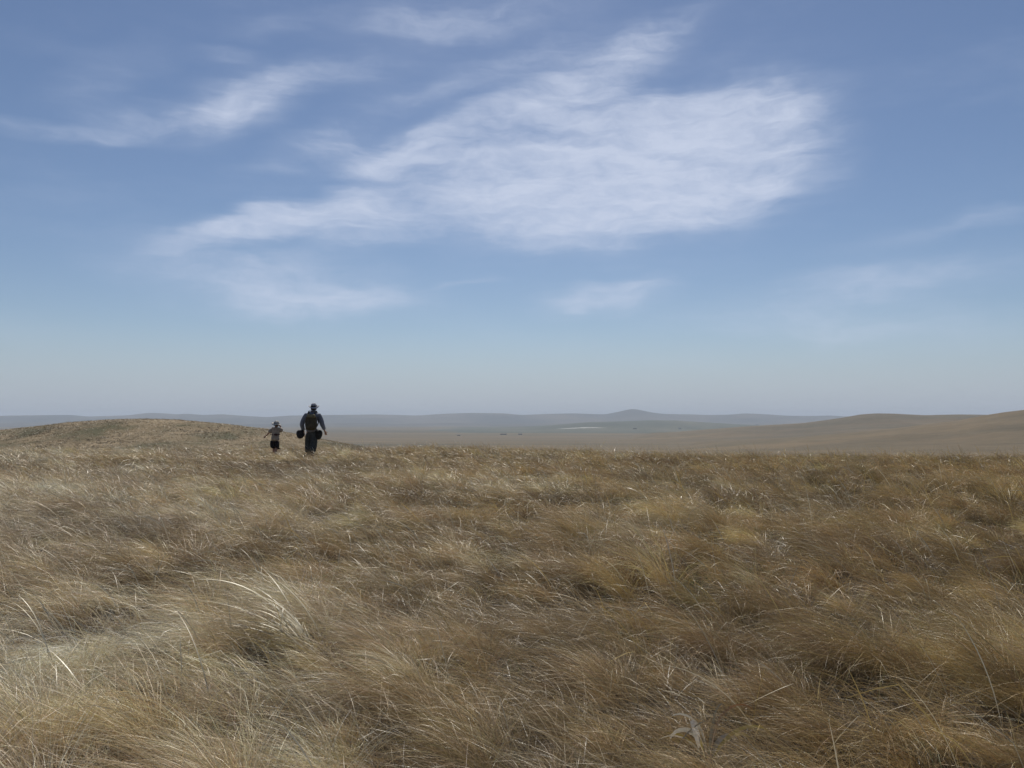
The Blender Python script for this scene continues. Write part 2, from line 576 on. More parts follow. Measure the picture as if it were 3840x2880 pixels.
def hand(nodes, edges, wrist, palm, direction, side, s=1.0):
    """palm, four fingers of different length and a thumb, slightly curled"""
    d = Vector(direction).normalized()
    up = Vector((0, 1, 0))
    lat = d.cross(up).normalized() * side           # thumb side
    nrm = lat.cross(d).normalized()
    base = len(nodes)
    P = Vector(palm)
    nodes.append((*P, 0.030 * s, 0.018 * s))
    edges.append((wrist, base))
    lens = (0.070, 0.080, 0.075, 0.058)
    for k in range(4):
        off = lat * (0.027 - 0.018 * k) * s
        a = P + d * 0.050 * s + off
        b = a + (d * 0.9 + nrm * 0.25).normalized() * lens[k] * 0.55 * s
        c = b + (d * 0.75 + nrm * 0.6).normalized() * lens[k] * 0.45 * s
        i = len(nodes)
        nodes += [(*a, 0.0095 * s), (*b, 0.0085 * s), (*c, 0.007 * s)]
        edges += [(base, i), (i, i + 1), (i + 1, i + 2)]
    a = P + lat * 0.035 * s + d * 0.005
    b = a + (lat * 0.7 + d * 0.8).normalized() * 0.034 * s
    c = b + (lat * 0.2 + d + nrm * 0.3).normalized() * 0.026 * s
    i = len(nodes)
    nodes += [(*a, 0.012 * s), (*b, 0.010 * s), (*c, 0.008 * s)]
    edges += [(base, i), (i, i + 1), (i + 1, i + 2)]


SKIN = cloth_mat('skin', (0.33, 0.19, 0.13), (0.40, 0.235, 0.165), 14, 0.55, 0.03)
HAIR = cloth_mat('dark hair', (0.014, 0.011, 0.010), (0.03, 0.022, 0.018), 60, 0.5, 0.3)
JACKET = cloth_mat('blue grey cotton', (0.11, 0.122, 0.152), (0.18, 0.195, 0.235), 7, 0.9, 0.5)
TROUSER = cloth_mat('dark green grey canvas', (0.034, 0.038, 0.036), (0.058, 0.062, 0.058), 10, 0.92, 0.5)
HAT_G = cloth_mat('grey hat cloth', (0.24, 0.25, 0.28), (0.38, 0.39, 0.42), 12, 0.9, 0.3)
HAT_T = cloth_mat('pale hat cloth', (0.36, 0.35, 0.32), (0.50, 0.48, 0.44), 12, 0.9, 0.3)
SHIRT = cloth_mat('grey tan cotton', (0.24, 0.205, 0.17), (0.33, 0.285, 0.24), 11, 0.95, 0.4)
SHORTS = cloth_mat('black cotton', (0.010, 0.008, 0.010), (0.018, 0.015, 0.017), 10, 0.95, 0.4)
PACK = cloth_mat('olive brown nylon', (0.042, 0.035, 0.020), (0.075, 0.062, 0.038), 9, 0.8, 0.4)
PACKT = cloth_mat('faded khaki flap', (0.11, 0.095, 0.052), (0.17, 0.148, 0.085), 9, 0.8, 0.4)
BLACK = cloth_mat('black nylon', (0.012, 0.012, 0.014), (0.024, 0.024, 0.027), 10, 0.7, 0.3)
OLIVE = cloth_mat('dark canvas', (0.014, 0.014, 0.012), (0.024, 0.024, 0.020), 10, 0.9, 0.4)
BOOT = cloth_mat('brown leather', (0.05, 0.035, 0.025), (0.09, 0.065, 0.045), 16, 0.6, 0.2)


def land_z(x, y):
    return float(base_h(x, y))


def place_head(nodes, edges, neck, x, y, z, s=1.0, fwd=(0, 1, 0)):
    """skull, jaw, nose and ears above a neck node"""
    f = Vector(fwd)
    i = len(nodes)
    nodes += [(x, y, z, 0.062 * s, 0.070 * s),                                           # jaw / skull base
              (x, y + 0.005, z + 0.085 * s, 0.078 * s, 0.092 * s),                        # eye level
              (x, y, z + 0.155 * s, 0.066 * s, 0.080 * s),                                # crown
              (*(Vector((x, y, z + 0.055 * s)) + f * 0.102 * s), 0.012 * s),              # nose
              (*(Vector((x, y, z - 0.012 * s)) + f * 0.072 * s), 0.026 * s),              # chin
              (x - 0.080 * s, y - 0.004, z + 0.060 * s, 0.013 * s, 0.020 * s),            # ears
              (x + 0.080 * s, y - 0.004, z + 0.060 * s, 0.013 * s, 0.020 * s)]
    edges += [(neck, i), (i, i + 1), (i + 1, i + 2), (i + 1, i + 3), (i, i + 4), (i + 1, i + 5), (i + 1, i + 6)]


def eyes_mouth(parent, x, y, z, s):
    EYE = cloth_mat('eye', (0.02, 0.015, 0.01), (0.03, 0.02, 0.015), 5, 0.2, 0)
    LIP = cloth_mat('lips', (0.25, 0.10, 0.08), (0.3, 0.12, 0.1), 5, 0.5, 0)
    for sgn in (-1, 1):
        e = link_mesh('eye', box_mesh('eye', (0.026 * s, 0.014 * s, 0.012 * s)), EYE, parent)
        e.location = (x + sgn * 0.032 * s, y + 0.088 * s, z + 0.085 * s)
    m = link_mesh('mouth', box_mesh('mouth', (0.046 * s, 0.012 * s, 0.010 * s)), LIP, parent)
    m.location = (x, y + 0.088 * s, z + 0.012 * s)


# ------------------------------------------------------------------ adult walker
D_P = 29.0


def ground_point(px, D):
    d = pix_dir(px, 440)
    x = D * d.x / d.y
    return (x, D, land_z(x, D))


ax, ay, az_ = ground_point(311.6, D_P)
adult = new_empty('person', (ax, ay, az_), 'tall adult walking away in grey-blue jacket, dark trousers and floppy sun hat', 'person')
N, E = [], []
N += [(0.0, 0, 0.93, 0.145, 0.11), (0.01, 0, 1.10, 0.135, 0.10), (0.03, 0.02, 1.31, 0.160, 0.115), (0.04, 0.0, 1.43, 0.115, 0.085),
      (0.05, 0.01, 1.515, 0.055, 0.058)]
E += [(0, 1), (1, 2), (2, 3), (3, 4)]
place_head(N, E, 4, 0.058, 0.035, 1.585, 1.0)
i = len(N)
N += [(-0.165, 0.0, 1.435, 0.058), (-0.325, -0.04, 1.10, 0.042), (-0.290, 0.07, 0.875, 0.027)]
E += [(3, i), (i, i + 1), (i + 1, i + 2)]
hand(N, E, i + 2, (-0.283, 0.09, 0.815), (0.02, 0.18, -1), -1)
i = len(N)
N += [(0.245, 0.0, 1.405, 0.058), (0.360, -0.03, 1.10, 0.042), (0.430, 0.02, 0.895, 0.027)]
E += [(3, i), (i, i + 1), (i + 1, i + 2)]
hand(N, E, i + 2, (0.450, 0.03, 0.835), (0.32, 0.08, -1), 1)
i = len(N)
N += [(-0.105, 0, 0.88, 0.098), (-0.125, 0.13, 0.50, 0.066), (-0.12, 0.08, 0.10, 0.046), (-0.13, 0.22, 0.045, 0.042, 0.032)]
E += [(0, i), (i, i + 1), (i + 1, i + 2), (i + 2, i + 3)]
i = len(N)
N += [(0.090, 0, 0.88, 0.098), (0.085, -0.05, 0.50, 0.066), (0.085, -0.24, 0.15, 0.046), (0.085, -0.12, 0.05, 0.042, 0.032)]
E += [(0, i), (i, i + 1), (i + 1, i + 2), (i + 2, i + 3)]
link_mesh('body', skin_mesh('body', N, E, fat=1.1), SKIN, adult)
eyes_mouth(adult, 0.058, 0.035, 1.585, 1.0)
# hair at the nape
h = link_mesh('hair', box_mesh('hair', (0.175, 0.19, 0.17)), HAIR, adult)
h.location = (0.058, 0.005, 1.655)
# jacket
N = [(0.0, 0, 0.80, 0.195, 0.150), (0.0, 0, 0.93, 0.190, 0.150), (0.015, 0, 1.12, 0.172, 0.138), (0.035, 0.02, 1.31, 0.196, 0.150), (0.045, 0.0, 1.435, 0.145, 0.110), (0.05, 0.01, 1.515, 0.078, 0.080),
     (-0.165, 0.0, 1.435, 0.084), (-0.27, -0.02, 1.25, 0.076), (-0.330, -0.04, 1.09, 0.070), (-0.300, 0.05, 0.92, 0.052), (-0.295, 0.06, 0.885, 0.047),
     (0.245, 0.0, 1.405, 0.086), (0.315, -0.01, 1.25, 0.076), (0.362, -0.03, 1.09, 0.068), (0.420, 0.0, 0.945, 0.052), (0.428, 0.02, 0.912, 0.046)]
E = [(0, 1), (1, 2), (2, 3), (3, 4), (4, 5), (4, 6), (6, 7), (7, 8), (8, 9), (9, 10), (4, 11), (11, 12), (12, 13), (13, 14), (14, 15)]
jk = link_mesh('jacket', skin_mesh('jacket', N, E, 2, fat=1.24), JACKET, adult)
# folded collar
import bmesh
cm = tube_mesh('collar', [(0.05 + 0.085 * math.sin(a), 0.01 - 0.085 * math.cos(a), 1.535 + 0.012 * math.cos(a)) for a in np.linspace(-2.6, 2.6, 15)], 0.022)
link_mesh('collar', cm, JACKET, jk)
# trousers, baggy and straight
N = [(0.0, 0, 0.96, 0.150, 0.120), (0.0, 0, 0.88, 0.165, 0.135), (-0.105, 0.02, 0.76, 0.128), (-0.125, 0.13, 0.50, 0.116), (-0.125, 0.10, 0.25, 0.112), (-0.12, 0.085, 0.10, 0.100),
     (0.095, 0, 0.76, 0.122), (0.088, -0.05, 0.50, 0.112), (0.085, -0.15, 0.28, 0.106), (0.085, -0.22, 0.15, 0.095)]
E = [(0, 1), (1, 2), (2, 3), (3, 4), (4, 5), (1, 6), (6, 7), (7, 8), (8, 9)]
link_mesh('trousers', skin_mesh('trousers', N, E, 1, fat=1.2), TROUSER, adult)
for (bx, by, bz, pitch) in ((-0.125, 0.14, 0.055, 0), (0.085, -0.17, 0.085, -0.45)):
    b = link_mesh('boot', box_mesh('boot', (0.115, 0.29, 0.11), taper=(0.85, 0.75)), BOOT, adult)
    b.location = (bx, by, bz)
    b.rotation_euler = (pitch, 0, 0)
ht = link_mesh('hat', hat_mesh('hat', 0.104, 0.120, 0.068, 0.4, 0.9), HAT_G, adult)
ht.location = (0.062, 0.03, 1.705)
ht.rotation_euler = (R(12), R(-9), R(10))
bd = link_mesh('hat_band', tube_mesh('hat_band', [(0.104 * math.cos(a), 0.113 * math.sin(a), 0.014) for a in np.linspace(0, 2 * math.pi, 25)], 0.010), BLACK, ht)

# things the adult carries
bp_ = new_empty('backpack', (ax + 0.035, ay - 0.24, az_ + 0.92), 'small olive-brown backpack worn on the back of the tall walker', 'backpack')
m0 = link_mesh('main_bag', box_mesh('main_bag', (0.40, 0.20, 0.55), taper=(0.80, 0.75), bulge=0.08, sq=3.6), PACK, bp_)
m0.location = (0, 0, 0.25)
m1 = link_mesh('flap', box_mesh('flap', (0.30, 0.16, 0.12), taper=(0.8, 0.7), bulge=0.1), PACKT, bp_)
m1.location = (0.01, -0.04, 0.455)
m2 = link_mesh('front_pocket', box_mesh('front_pocket', (0.23, 0.08, 0.21), taper=(0.9, 0.7), bulge=0.1), PACK, bp_)
m2.location = (0, -0.105, 0.15)
for sx_ in (-1, 1):
    link_mesh('strap', tube_mesh('strap', [(sx_ * 0.10, 0.02, 0.50), (sx_ * 0.115, 0.10, 0.60), (sx_ * 0.125, 0.20, 0.625), (sx_ * 0.13, 0.31, 0.56), (sx_ * 0.14, 0.345, 0.42), (sx_ * 0.18, 0.30, 0.24), (sx_ * 0.17, 0.14, 0.12), (sx_ * 0.13, 0.05, 0.08)], 0.022, 0.35), PACK, bp_)
bl = new_empty('shoulder_bag', (ax - 0.40, ay + 0.02, az_ + 0.60), 'rounded black bag hanging beside the left hand of the tall walker', 'bag')
c0 = link_mesh('pouch', box_mesh('pouch', (0.25, 0.16, 0.30), taper=(0.75, 0.8), bulge=0.15, sq=2.4), BLACK, bl)
c0.location = (0, 0, 0.16)
c0.rotation_euler = (0, R(-28), 0)
c1 = link_mesh('flap', box_mesh('flap', (0.19, 0.15, 0.12), taper=(0.8, 0.8), bulge=0.1, sq=2.6), BLACK, bl)
c1.location = (0.035, -0.012, 0.245)
c1.rotation_euler = (0, R(-28), 0)
link_mesh('strap', tube_mesh('strap', [(0.03, 0, 0.27), (0.07, 0.02, 0.34), (0.10, 0.03, 0.42), (0.15, 0.06, 0.60), (0.22, 0.12, 0.80), (0.36, 0.16, 0.90)], 0.014, 0.4), BLACK, bl)
br = new_empty('hip_bag', (ax + 0.245, ay - 0.04, az_ + 0.585), 'dark canvas bag slung at the right hip of the tall walker', 'bag')
d0 = link_mesh('pouch', box_mesh('pouch', (0.25, 0.18, 0.34), taper=(0.75, 0.8), bulge=0.12, sq=2.6), OLIVE, br)
d0.location = (0, 0, 0.16)
d0.rotation_euler = (0, R(24), 0)
d1 = link_mesh('flap', box_mesh('flap', (0.19, 0.17, 0.13), taper=(0.8, 0.8), bulge=0.08, sq=2.6), OLIVE, br)
d1.location = (-0.03, -0.012, 0.255)
d1.rotation_euler = (0, R(24), 0)
link_mesh('strap', tube_mesh('strap', [(-0.04, -0.02, 0.28), (-0.10, -0.075, 0.42), (-0.18, -0.095, 0.62), (-0.28, -0.075, 0.82), (-0.34, -0.01, 0.955), (-0.32, 0.10, 0.97)], 0.016, 0.4), OLIVE, br)

# ------------------------------------------------------------------ child
kx, ky, kz = ground_point(275.2, D_P + 0.3)
child = new_empty('person', (kx, ky, kz), 'small child walking away in grey-tan shirt, black shorts and pale sun hat', 'person')
N, E = [], []
N += [(0.0, 0, 0.60, 0.098, 0.080), (0.0, 0, 0.74, 0.088, 0.072), (0.015, 0.0, 0.90, 0.100, 0.076), (0.025, 0.0, 0.99, 0.072, 0.058), (0.03, 0.01, 1.040, 0.036)]
E += [(0, 1), (1, 2), (2, 3), (3, 4)]
place_head(N, E, 4, 0.03, 0.030, 1.085, 0.84)
i = len(N)
N += [(-0.105, 0, 0.975, 0.036), (-0.205, -0.02, 0.845, 0.027), (-0.300, 0.02, 0.760, 0.019)]
E += [(3, i), (i, i + 1), (i + 1, i + 2)]
hand(N, E, i + 2, (-0.335, 0.03, 0.728), (-0.8, 0.15, -0.65), -1, 0.72)
i = len(N)
N += [(0.150, 0, 0.975, 0.036), (0.240, 0.02, 0.900, 0.027), (0.150, 0.15, 1.01, 0.019)]
E += [(3, i), (i, i + 1), (i + 1, i + 2)]
hand(N, E, i + 2, (0.120, 0.165, 1.05), (-0.4, 0.05, 0.9), -1, 0.72)
i = len(N)
N += [(-0.062, 0, 0.57, 0.066), (-0.065, 0.07, 0.33, 0.044), (-0.062, 0.04, 0.075, 0.030), (-0.065, 0.13, 0.03, 0.028, 0.022)]
E += [(0, i), (i, i + 1), (i + 1, i + 2), (i + 2, i + 3)]
i = len(N)
N += [(0.062, 0, 0.57, 0.066), (0.055, -0.03, 0.33, 0.044), (0.055, -0.14, 0.11, 0.030), (0.055, -0.06, 0.035, 0.028, 0.022)]
E += [(0, i), (i, i + 1), (i + 1, i + 2), (i + 2, i + 3)]
link_mesh('body', skin_mesh('body', N, E, fat=1.15), SKIN, child)
eyes_mouth(child, 0.03, 0.030, 1.085, 0.84)
h = link_mesh('hair', box_mesh('hair', (0.145, 0.155, 0.13)), HAIR, child)
h.location = (0.03, 0.012, 1.145)
N = [(0.005, 0, 0.535, 0.130, 0.102), (0.005, 0, 0.70, 0.128, 0.100), (0.015, 0, 0.85, 0.132, 0.100), (0.025, 0, 0.955, 0.112, 0.084), (0.03, 0.01, 1.025, 0.056, 0.056),
     (-0.105, 0, 0.970, 0.060), (-0.175, -0.015, 0.885, 0.056), (-0.205, -0.02, 0.845, 0.048), (0.150, 0, 0.972, 0.060), (0.205, 0.01, 0.93, 0.055), (0.240, 0.02, 0.905, 0.048)]
E = [(0, 1), (1, 2), (2, 3), (3, 4), (3, 5), (5, 6), (6, 7), (3, 8), (8, 9), (9, 10)]
link_mesh('shirt', skin_mesh('shirt', N, E, 2, fat=1.5), SHIRT, child)
N = [(0.005, 0, 0.64, 0.122, 0.094), (0.005, 0, 0.56, 0.128, 0.098), (-0.064, 0.03, 0.47, 0.088), (-0.066, 0.06, 0.29, 0.078), (0.064, 0.0, 0.47, 0.088), (0.058, -0.02, 0.29, 0.078)]
E = [(0, 1), (1, 2), (2, 3), (1, 4), (4, 5)]
link_mesh('shorts', skin_mesh('shorts', N, E, 1, fat=1.55), SHORTS, child)
for (bx, by, bz, pitch) in ((-0.063, 0.085, 0.035, 0), (0.055, -0.10, 0.06, -0.45)):
    b = link_mesh('shoe', box_mesh('shoe', (0.075, 0.19, 0.07), taper=(0.85, 0.75)), BOOT, child)
    b.location = (bx, by, bz)
    b.rotation_euler = (pitch, 0, 0)
ht = link_mesh('hat', hat_mesh('hat', 0.094, 0.105, 0.060, 2.0, 0.25), HAT_T, child)
ht.location = (0.034, 0.022, 1.165)
ht.rotation_euler = (R(8), R(14), 0)
link_mesh('hat_band', tube_mesh('hat_band', [(0.094 * math.cos(a), 0.103 * math.sin(a), 0.012) for a in np.linspace(0, 2 * math.pi, 25)], 0.008), BLACK, ht)
wp = new_empty('waist_pouch', (kx + 0.075, ky - 0.185, kz + 0.785), 'small dark red-brown pouch worn at the back of the small child', 'pouch')
MAROON = cloth_mat('dark maroon cloth', (0.035, 0.015, 0.015), (0.055, 0.025, 0.024), 12, 0.9, 0.3)
link_mesh('pouch_body', box_mesh('pouch_body', (0.115, 0.055, 0.060), bulge=0.1), MAROON, wp)
link_mesh('belt', tube_mesh('belt', [(-0.075 + 0.168 * math.sin(a), 0.185 - 0.150 * math.cos(a), 0.0) for a in np.linspace(0, 2 * math.pi, 25)], 0.011), MAROON, wp)

# ------------------------------------------------------------------ far out on the plain
bpy.context.view_layer.update()
dg_ = bpy.context.evaluated_depsgraph_get()


def hit_pixel(px, py):
    d = pix_dir(px / 3.75, py / 3.75)
    ok, p, *_ = scene.ray_cast(dg_, Vector((0, 0, CAM_Z)) + d * 60, d)
    return p


WOOD = cloth_mat('weathered dark wood', (0.020, 0.018, 0.017), (0.035, 0.03, 0.028), 0.6, 0.95, 0)
TIN = cloth_mat('dull roof', (0.035, 0.033, 0.033), (0.055, 0.05, 0.05), 0.4, 0.9, 0)
LIME = cloth_mat('limewash', (0.60, 0.60, 0.58), (0.70, 0.70, 0.68), 0.4, 0.9, 0)
FARM = [
    ('barn', 1720, 1634, 11, 5, 3.6, WOOD, TIN, 'tiny dark low barn on the plain, first right of the two walkers', 'barn'),
    ('barn', 1888, 1630, 24, 6, 3.8, WOOD, TIN, 'longest of the tiny dark low barns out on the plain', 'barn'),
    ('barn', 1951, 1630, 14, 6, 3.8, WOOD, TIN, 'short dark barn just right of the longest barn on the plain', 'barn'),
    ('barn', 2381, 1609, 17, 7, 4.5, WOOD, TIN, 'tiny dark barn between the white salt flat and the white hut', 'barn'),
    ('hut', 2549, 1609, 13, 7, 5.5, LIME, TIN, 'tiny white hut with dark roof edge below the low green hill', 'hut'),
    ('barn', 2838, 1594, 26, 9, 6.0, WOOD, TIN, 'tiny dark barn at the left foot of the right-hand hills', 'barn'),
]
for (nm_, px_, py_, wx, wy, hz_, wm, rm, lab, cat) in FARM:
    p = hit_pixel(px_, py_)
    e = new_empty(nm_, p, lab, cat, 'farm buildings far out on the plain')
    w2, d2, h2 = wx / 2, wy / 2, hz_ * 0.6
    me = bpy.data.meshes.new('wall')
    me.from_pydata([(-w2, -d2, -1.5), (w2, -d2, -1.5), (w2, d2, -1.5), (-w2, d2, -1.5), (-w2, -d2, h2), (w2, -d2, h2), (w2, d2, h2), (-w2, d2, h2), (-w2, 0, hz_ - 0.15), (w2, 0, hz_ - 0.15)], [],
                   [(0, 1, 5, 4), (2, 3, 7, 6), (1, 2, 6, 9, 5), (3, 0, 4, 8, 7)])
    link_mesh('wall', me, wm, e)
    o = 0.4
    me = bpy.data.meshes.new('roof')
    me.from_pydata([(-w2 - o, -d2 - o, h2 - 0.2), (w2 + o, -d2 - o, h2 - 0.2), (w2 + o, 0, hz_), (-w2 - o, 0, hz_), (w2 + o, d2 + o, h2 - 0.2), (-w2 - o, d2 + o, h2 - 0.2),
                    (-w2 - o, -d2 - o, h2), (w2 + o, -d2 - o, h2), (w2 + o, 0, hz_ + 0.2), (-w2 - o, 0, hz_ + 0.2), (w2 + o, d2 + o, h2), (-w2 - o, d2 + o, h2)], [],
                   [(3, 2, 1, 0), (5, 4, 2, 3), (6, 7, 8, 9), (9, 8, 10, 11), (0, 1, 7, 6), (4, 5, 11, 10), (1, 2, 8, 7), (2, 4, 10, 8), (3, 0, 6, 9), (5, 3, 9, 11)])
    link_mesh('roof', me, rm, e)
    dm = bpy.data.meshes.new('door')
    dm.from_pydata([(-0.9, -d2 - 0.06, -0.1), (0.9, -d2 - 0.06, -0.1), (0.9, -d2 - 0.06, min(2.0, h2 - 0.3)), (-0.9, -d2 - 0.06, min(2.0, h2 - 0.3))], [], [(0, 1, 2, 3)])
    link_mesh('door', dm, TIN, e)

# a pale salt flat lying at the foot of the green hill
pc = hit_pixel(2180, 1605)
nu_, nv_ = 40, 10
vs, fs = [], []
wid = 190 / 3.75 / FPX * pc.y
for i in range(nu_ + 1):
    t = i / nu_ * 2 - 1
    half = 42 * (1 - abs(t) ** 2.2) * (0.75 + 0.5 * float(vnoise(np.array(t * 5.0), np.array(3.3), 2)) + 0.1) + 4
    midy = 40 * float(vnoise(np.array(t * 2.1), np.array(8.3), 4))
    for j in range(nv_ + 1):
        x = pc.x + t * wid / 2
        y = pc.y + midy + (j / nv_ * 2 - 1) * half
        ok, p, *_ = scene.ray_cast(dg_, Vector((x, y, 500)), Vector((0, 0, -1)))
        vs.append((x, y, p.z + 0.6))
for i in range(nu_):
    for j in range(nv_):
        a = i * (nv_ + 1) + j
        fs.append((a, a + nv_ + 1, a + nv_ + 2, a + 1))
me = bpy.data.meshes.new('salt_flat')
me.from_pydata(vs, [], fs)
salt = link_mesh('salt_flat', me, cloth_mat('salt crust', (0.18, 0.18, 0.15), (0.50, 0.50, 0.48), 0.02, 0.8, 0))
salt['kind'] = 'structure'

# ------------------------------------------------------------------ haze
hm = bpy.data.materials.new('haze')
hm.use_nodes = True
hg = NG(hm.node_tree)
ho = hg.n('ShaderNodeOutputMaterial')
pv = hg.n('ShaderNodeVolumePrincipled')
pv.inputs['Color'].default_value = (0.76, 0.86, 1.0, 1)
pv.inputs['Density'].default_value = 0.95e-4
pv.inputs['Anisotropy'].default_value = 0.0
hg.put(ho.inputs['Volume'], pv.outputs[0])
hc = np.array([[x, y, z] for x in (-19000, 19000) for y in (-19000, 19000) for z in (-75, 135)], float)
hq = np.array([[0, 1, 3, 2], [4, 6, 7, 5], [0, 4, 5, 1], [2, 3, 7, 6], [0, 2, 6, 4], [1, 5, 7, 3]])
hme = raw_mesh('haze', hc, hq, smooth=False)
hme.materials.append(hm)
haze = bpy.data.objects.new('haze', hme)
scene.collection.objects.link(haze)
haze['kind'] = 'stuff'
# ------------------------------------------------------------------ grass
def ribbon(base, L, W, phi, th0, th1, roll, S, prof=None, curl=1.0, kink=None, jump=None):
    """arrays of bent blades -> verts (n, (S+1)*2, 3); phi direction of lean, th from vertical"""
    n = len(L)
    p = base.copy()
    dirh = np.stack([np.sin(phi), np.cos(phi), np.zeros(n)], -1)
    perp = np.stack([np.cos(phi), -np.sin(phi), np.zeros(n)], -1)
    out = np.empty((n, S + 1, 2, 3))
    for s in range(S + 1):
        t = s / S
        th = th0 + (th1 - th0) * t ** curl
        if kink is not None:
            th = th + jump * sstep(t - kink, -0.06, 0.06)
        tang = dirh * np.sin(th)[:, None] + np.array([0, 0, 1.0]) * np.cos(th)[:, None]
        nor = np.cross(tang, perp)
        side = perp * np.cos(roll + 0.8 * t)[:, None] + nor * np.sin(roll + 0.8 * t)[:, None]
        w = W * (prof[s] if prof is not None else (1 - 0.9 * t ** 1.6)) * 0.5
        out[:, s, 0] = p - side * w[:, None]
        out[:, s, 1] = p + side * w[:, None]
        tm = (s + 0.5) / S
        th = th0 + (th1 - th0) * tm ** curl
        if kink is not None:
            th = th + jump * sstep(tm - kink, -0.06, 0.06)
        tang = dirh * np.sin(th)[:, None] + np.array([0, 0, 1.0]) * np.cos(th)[:, None]
        p = p + tang * (L / S)[:, None]
    return out.reshape(n, (S + 1) * 2, 3)


class Sward:
    def __init__(self):
        self.co, self.q, self.col, self.n = [], [], [], 0

    def add(self, v, col, S, tipcol=None):
        n = len(v)
        k = (S + 1) * 2
        off = self.n + np.arange(n)[:, None] * k
        j = np.arange(S)[None, :] * 2
        q = np.stack([off + j, off + j + 1, off + j + 3, off + j + 2], -1).reshape(-1, 4)
        self.co.append(v.reshape(-1, 3).astype(np.float32))
        self.q.append(q.astype(np.int32))
        c = np.ones((n, k, 4), np.float32)
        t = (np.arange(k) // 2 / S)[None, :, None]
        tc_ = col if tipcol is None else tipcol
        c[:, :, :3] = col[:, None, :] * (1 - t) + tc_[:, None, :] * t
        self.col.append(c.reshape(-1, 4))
        self.n += n * k

    def build(self, name, mat, parent=None):
        me = raw_mesh(name, np.concatenate(self.co), np.concatenate(self.q))
        a = me.color_attributes.new('tint', 'BYTE_COLOR', 'POINT')
        a.data.foreach_set('color', np.clip(np.concatenate(self.col), 0, 1).ravel())
        return link_mesh(name, me, mat, parent)


def grass_material():
    m, g = new_mat('dry grass')
    o = g.n('ShaderNodeOutputMaterial')
    a = g.n('ShaderNodeAttribute', attribute_name='tint')
    d = g.n('ShaderNodeBsdfPrincipled')
    g.put(d.inputs['Base Color'], a.outputs['Color'])
    d.inputs['Roughness'].default_value = 0.42
    d.inputs['Specular IOR Level'].default_value = 0.4
    t = g.n('ShaderNodeBsdfTranslucent')
    g.put(t.inputs['Color'], a.outputs['Color'])
    mx = g.n('ShaderNodeMixShader')
    mx.inputs[0].default_value = 0.16
    g.put(mx.inputs[1], d.outputs[0]); g.put(mx.inputs[2], t.outputs[0])
    g.put(o.inputs['Surface'], mx.outputs[0])
    return m


GRASS = grass_material()
PAL = np.array([
    (0.43, 0.320, 0.180),    # straw
    (0.45, 0.345, 0.165),    # golden
    (0.26, 0.178, 0.102),    # red-brown
    (0.47, 0.385, 0.275),    # grey straw
    (0.22, 0.215, 0.090),    # olive
    (0.34, 0.240, 0.130),    # brown tan
])


def tuft_colors(x, y, n):
    """kind of grass in each tuft, drifting over the field"""
    a = fbm(x / 2.6, y / 2.6, 3, 41)
    b = fbm(x / 1.3, y / 1.3, 2, 47)
    c = fbm(x / 6.0, y / 6.0, 2, 53)
    side = np.clip(x / (0.6 * np.maximum(y, 2)), -1, 1)
    w = np.stack([0.9 + 0 * x, np.exp(2.2 * b + 1.0 * side - 0.9), np.exp(2.4 * a + 0.7 * side - 0.9), np.exp(-2.2 * a - 1.1 * side + 1.2 * c),
                  np.exp(-3.0 * b - 1.7), np.exp(1.2 * a)], -1)
    w /= w.sum(-1, keepdims=True)
    u = rng.random((len(x), 1))
    k = (np.cumsum(w, -1) < u).sum(-1).clip(0, 5)
    soft = (w[:, :, None] * PAL[None]).sum(1)
    return 0.6 * PAL[k] + 0.4 * soft


def lean_dir(x, y):
    """azimuth the wind pushes the grass to: leftwards, swirling a little"""
    return -math.pi / 2 - 0.20 + 1.2 * fbm(x / 3.2, y / 3.2, 3, 61) + 1.2 * fbm(x / 0.7, y / 0.7, 2, 67)


sw = Sward()
TAN = 0.66


def ground_at(px, py):
    """where a 1024-wide pixel meets the near ground"""
    d = pix_dir(px, py)
    t = 1.0
    while t < 60 and CAM_Z + d.z * t > land_z(d.x * t, d.y * t):
        t += 0.01
    return (d.x * t, d.y * t, land_z(d.x * t, d.y * t))


G1 = ground_at(709, 757)
G2 = ground_at(692, 763)


def scatter(r1, r2, dens, margin=0.6):
    """random points in the wedge of field in front of the camera"""
    area = TAN * (r2 * r2 - r1 * r1)
    n = int(area * dens)
    y = np.sqrt(rng.random(n) * (r2 * r2 - r1 * r1) + r1 * r1)
    x = (rng.random(n) * 2 - 1) * (TAN * y + margin)
    if r1 < 5:
        free = ((x - G1[0]) / 0.13) ** 2 + ((y - G1[1] + 0.08) / 0.18) ** 2 > 1 + 0.8 * rng.random(n)
        x, y = x[free], y[free]
    return x, y


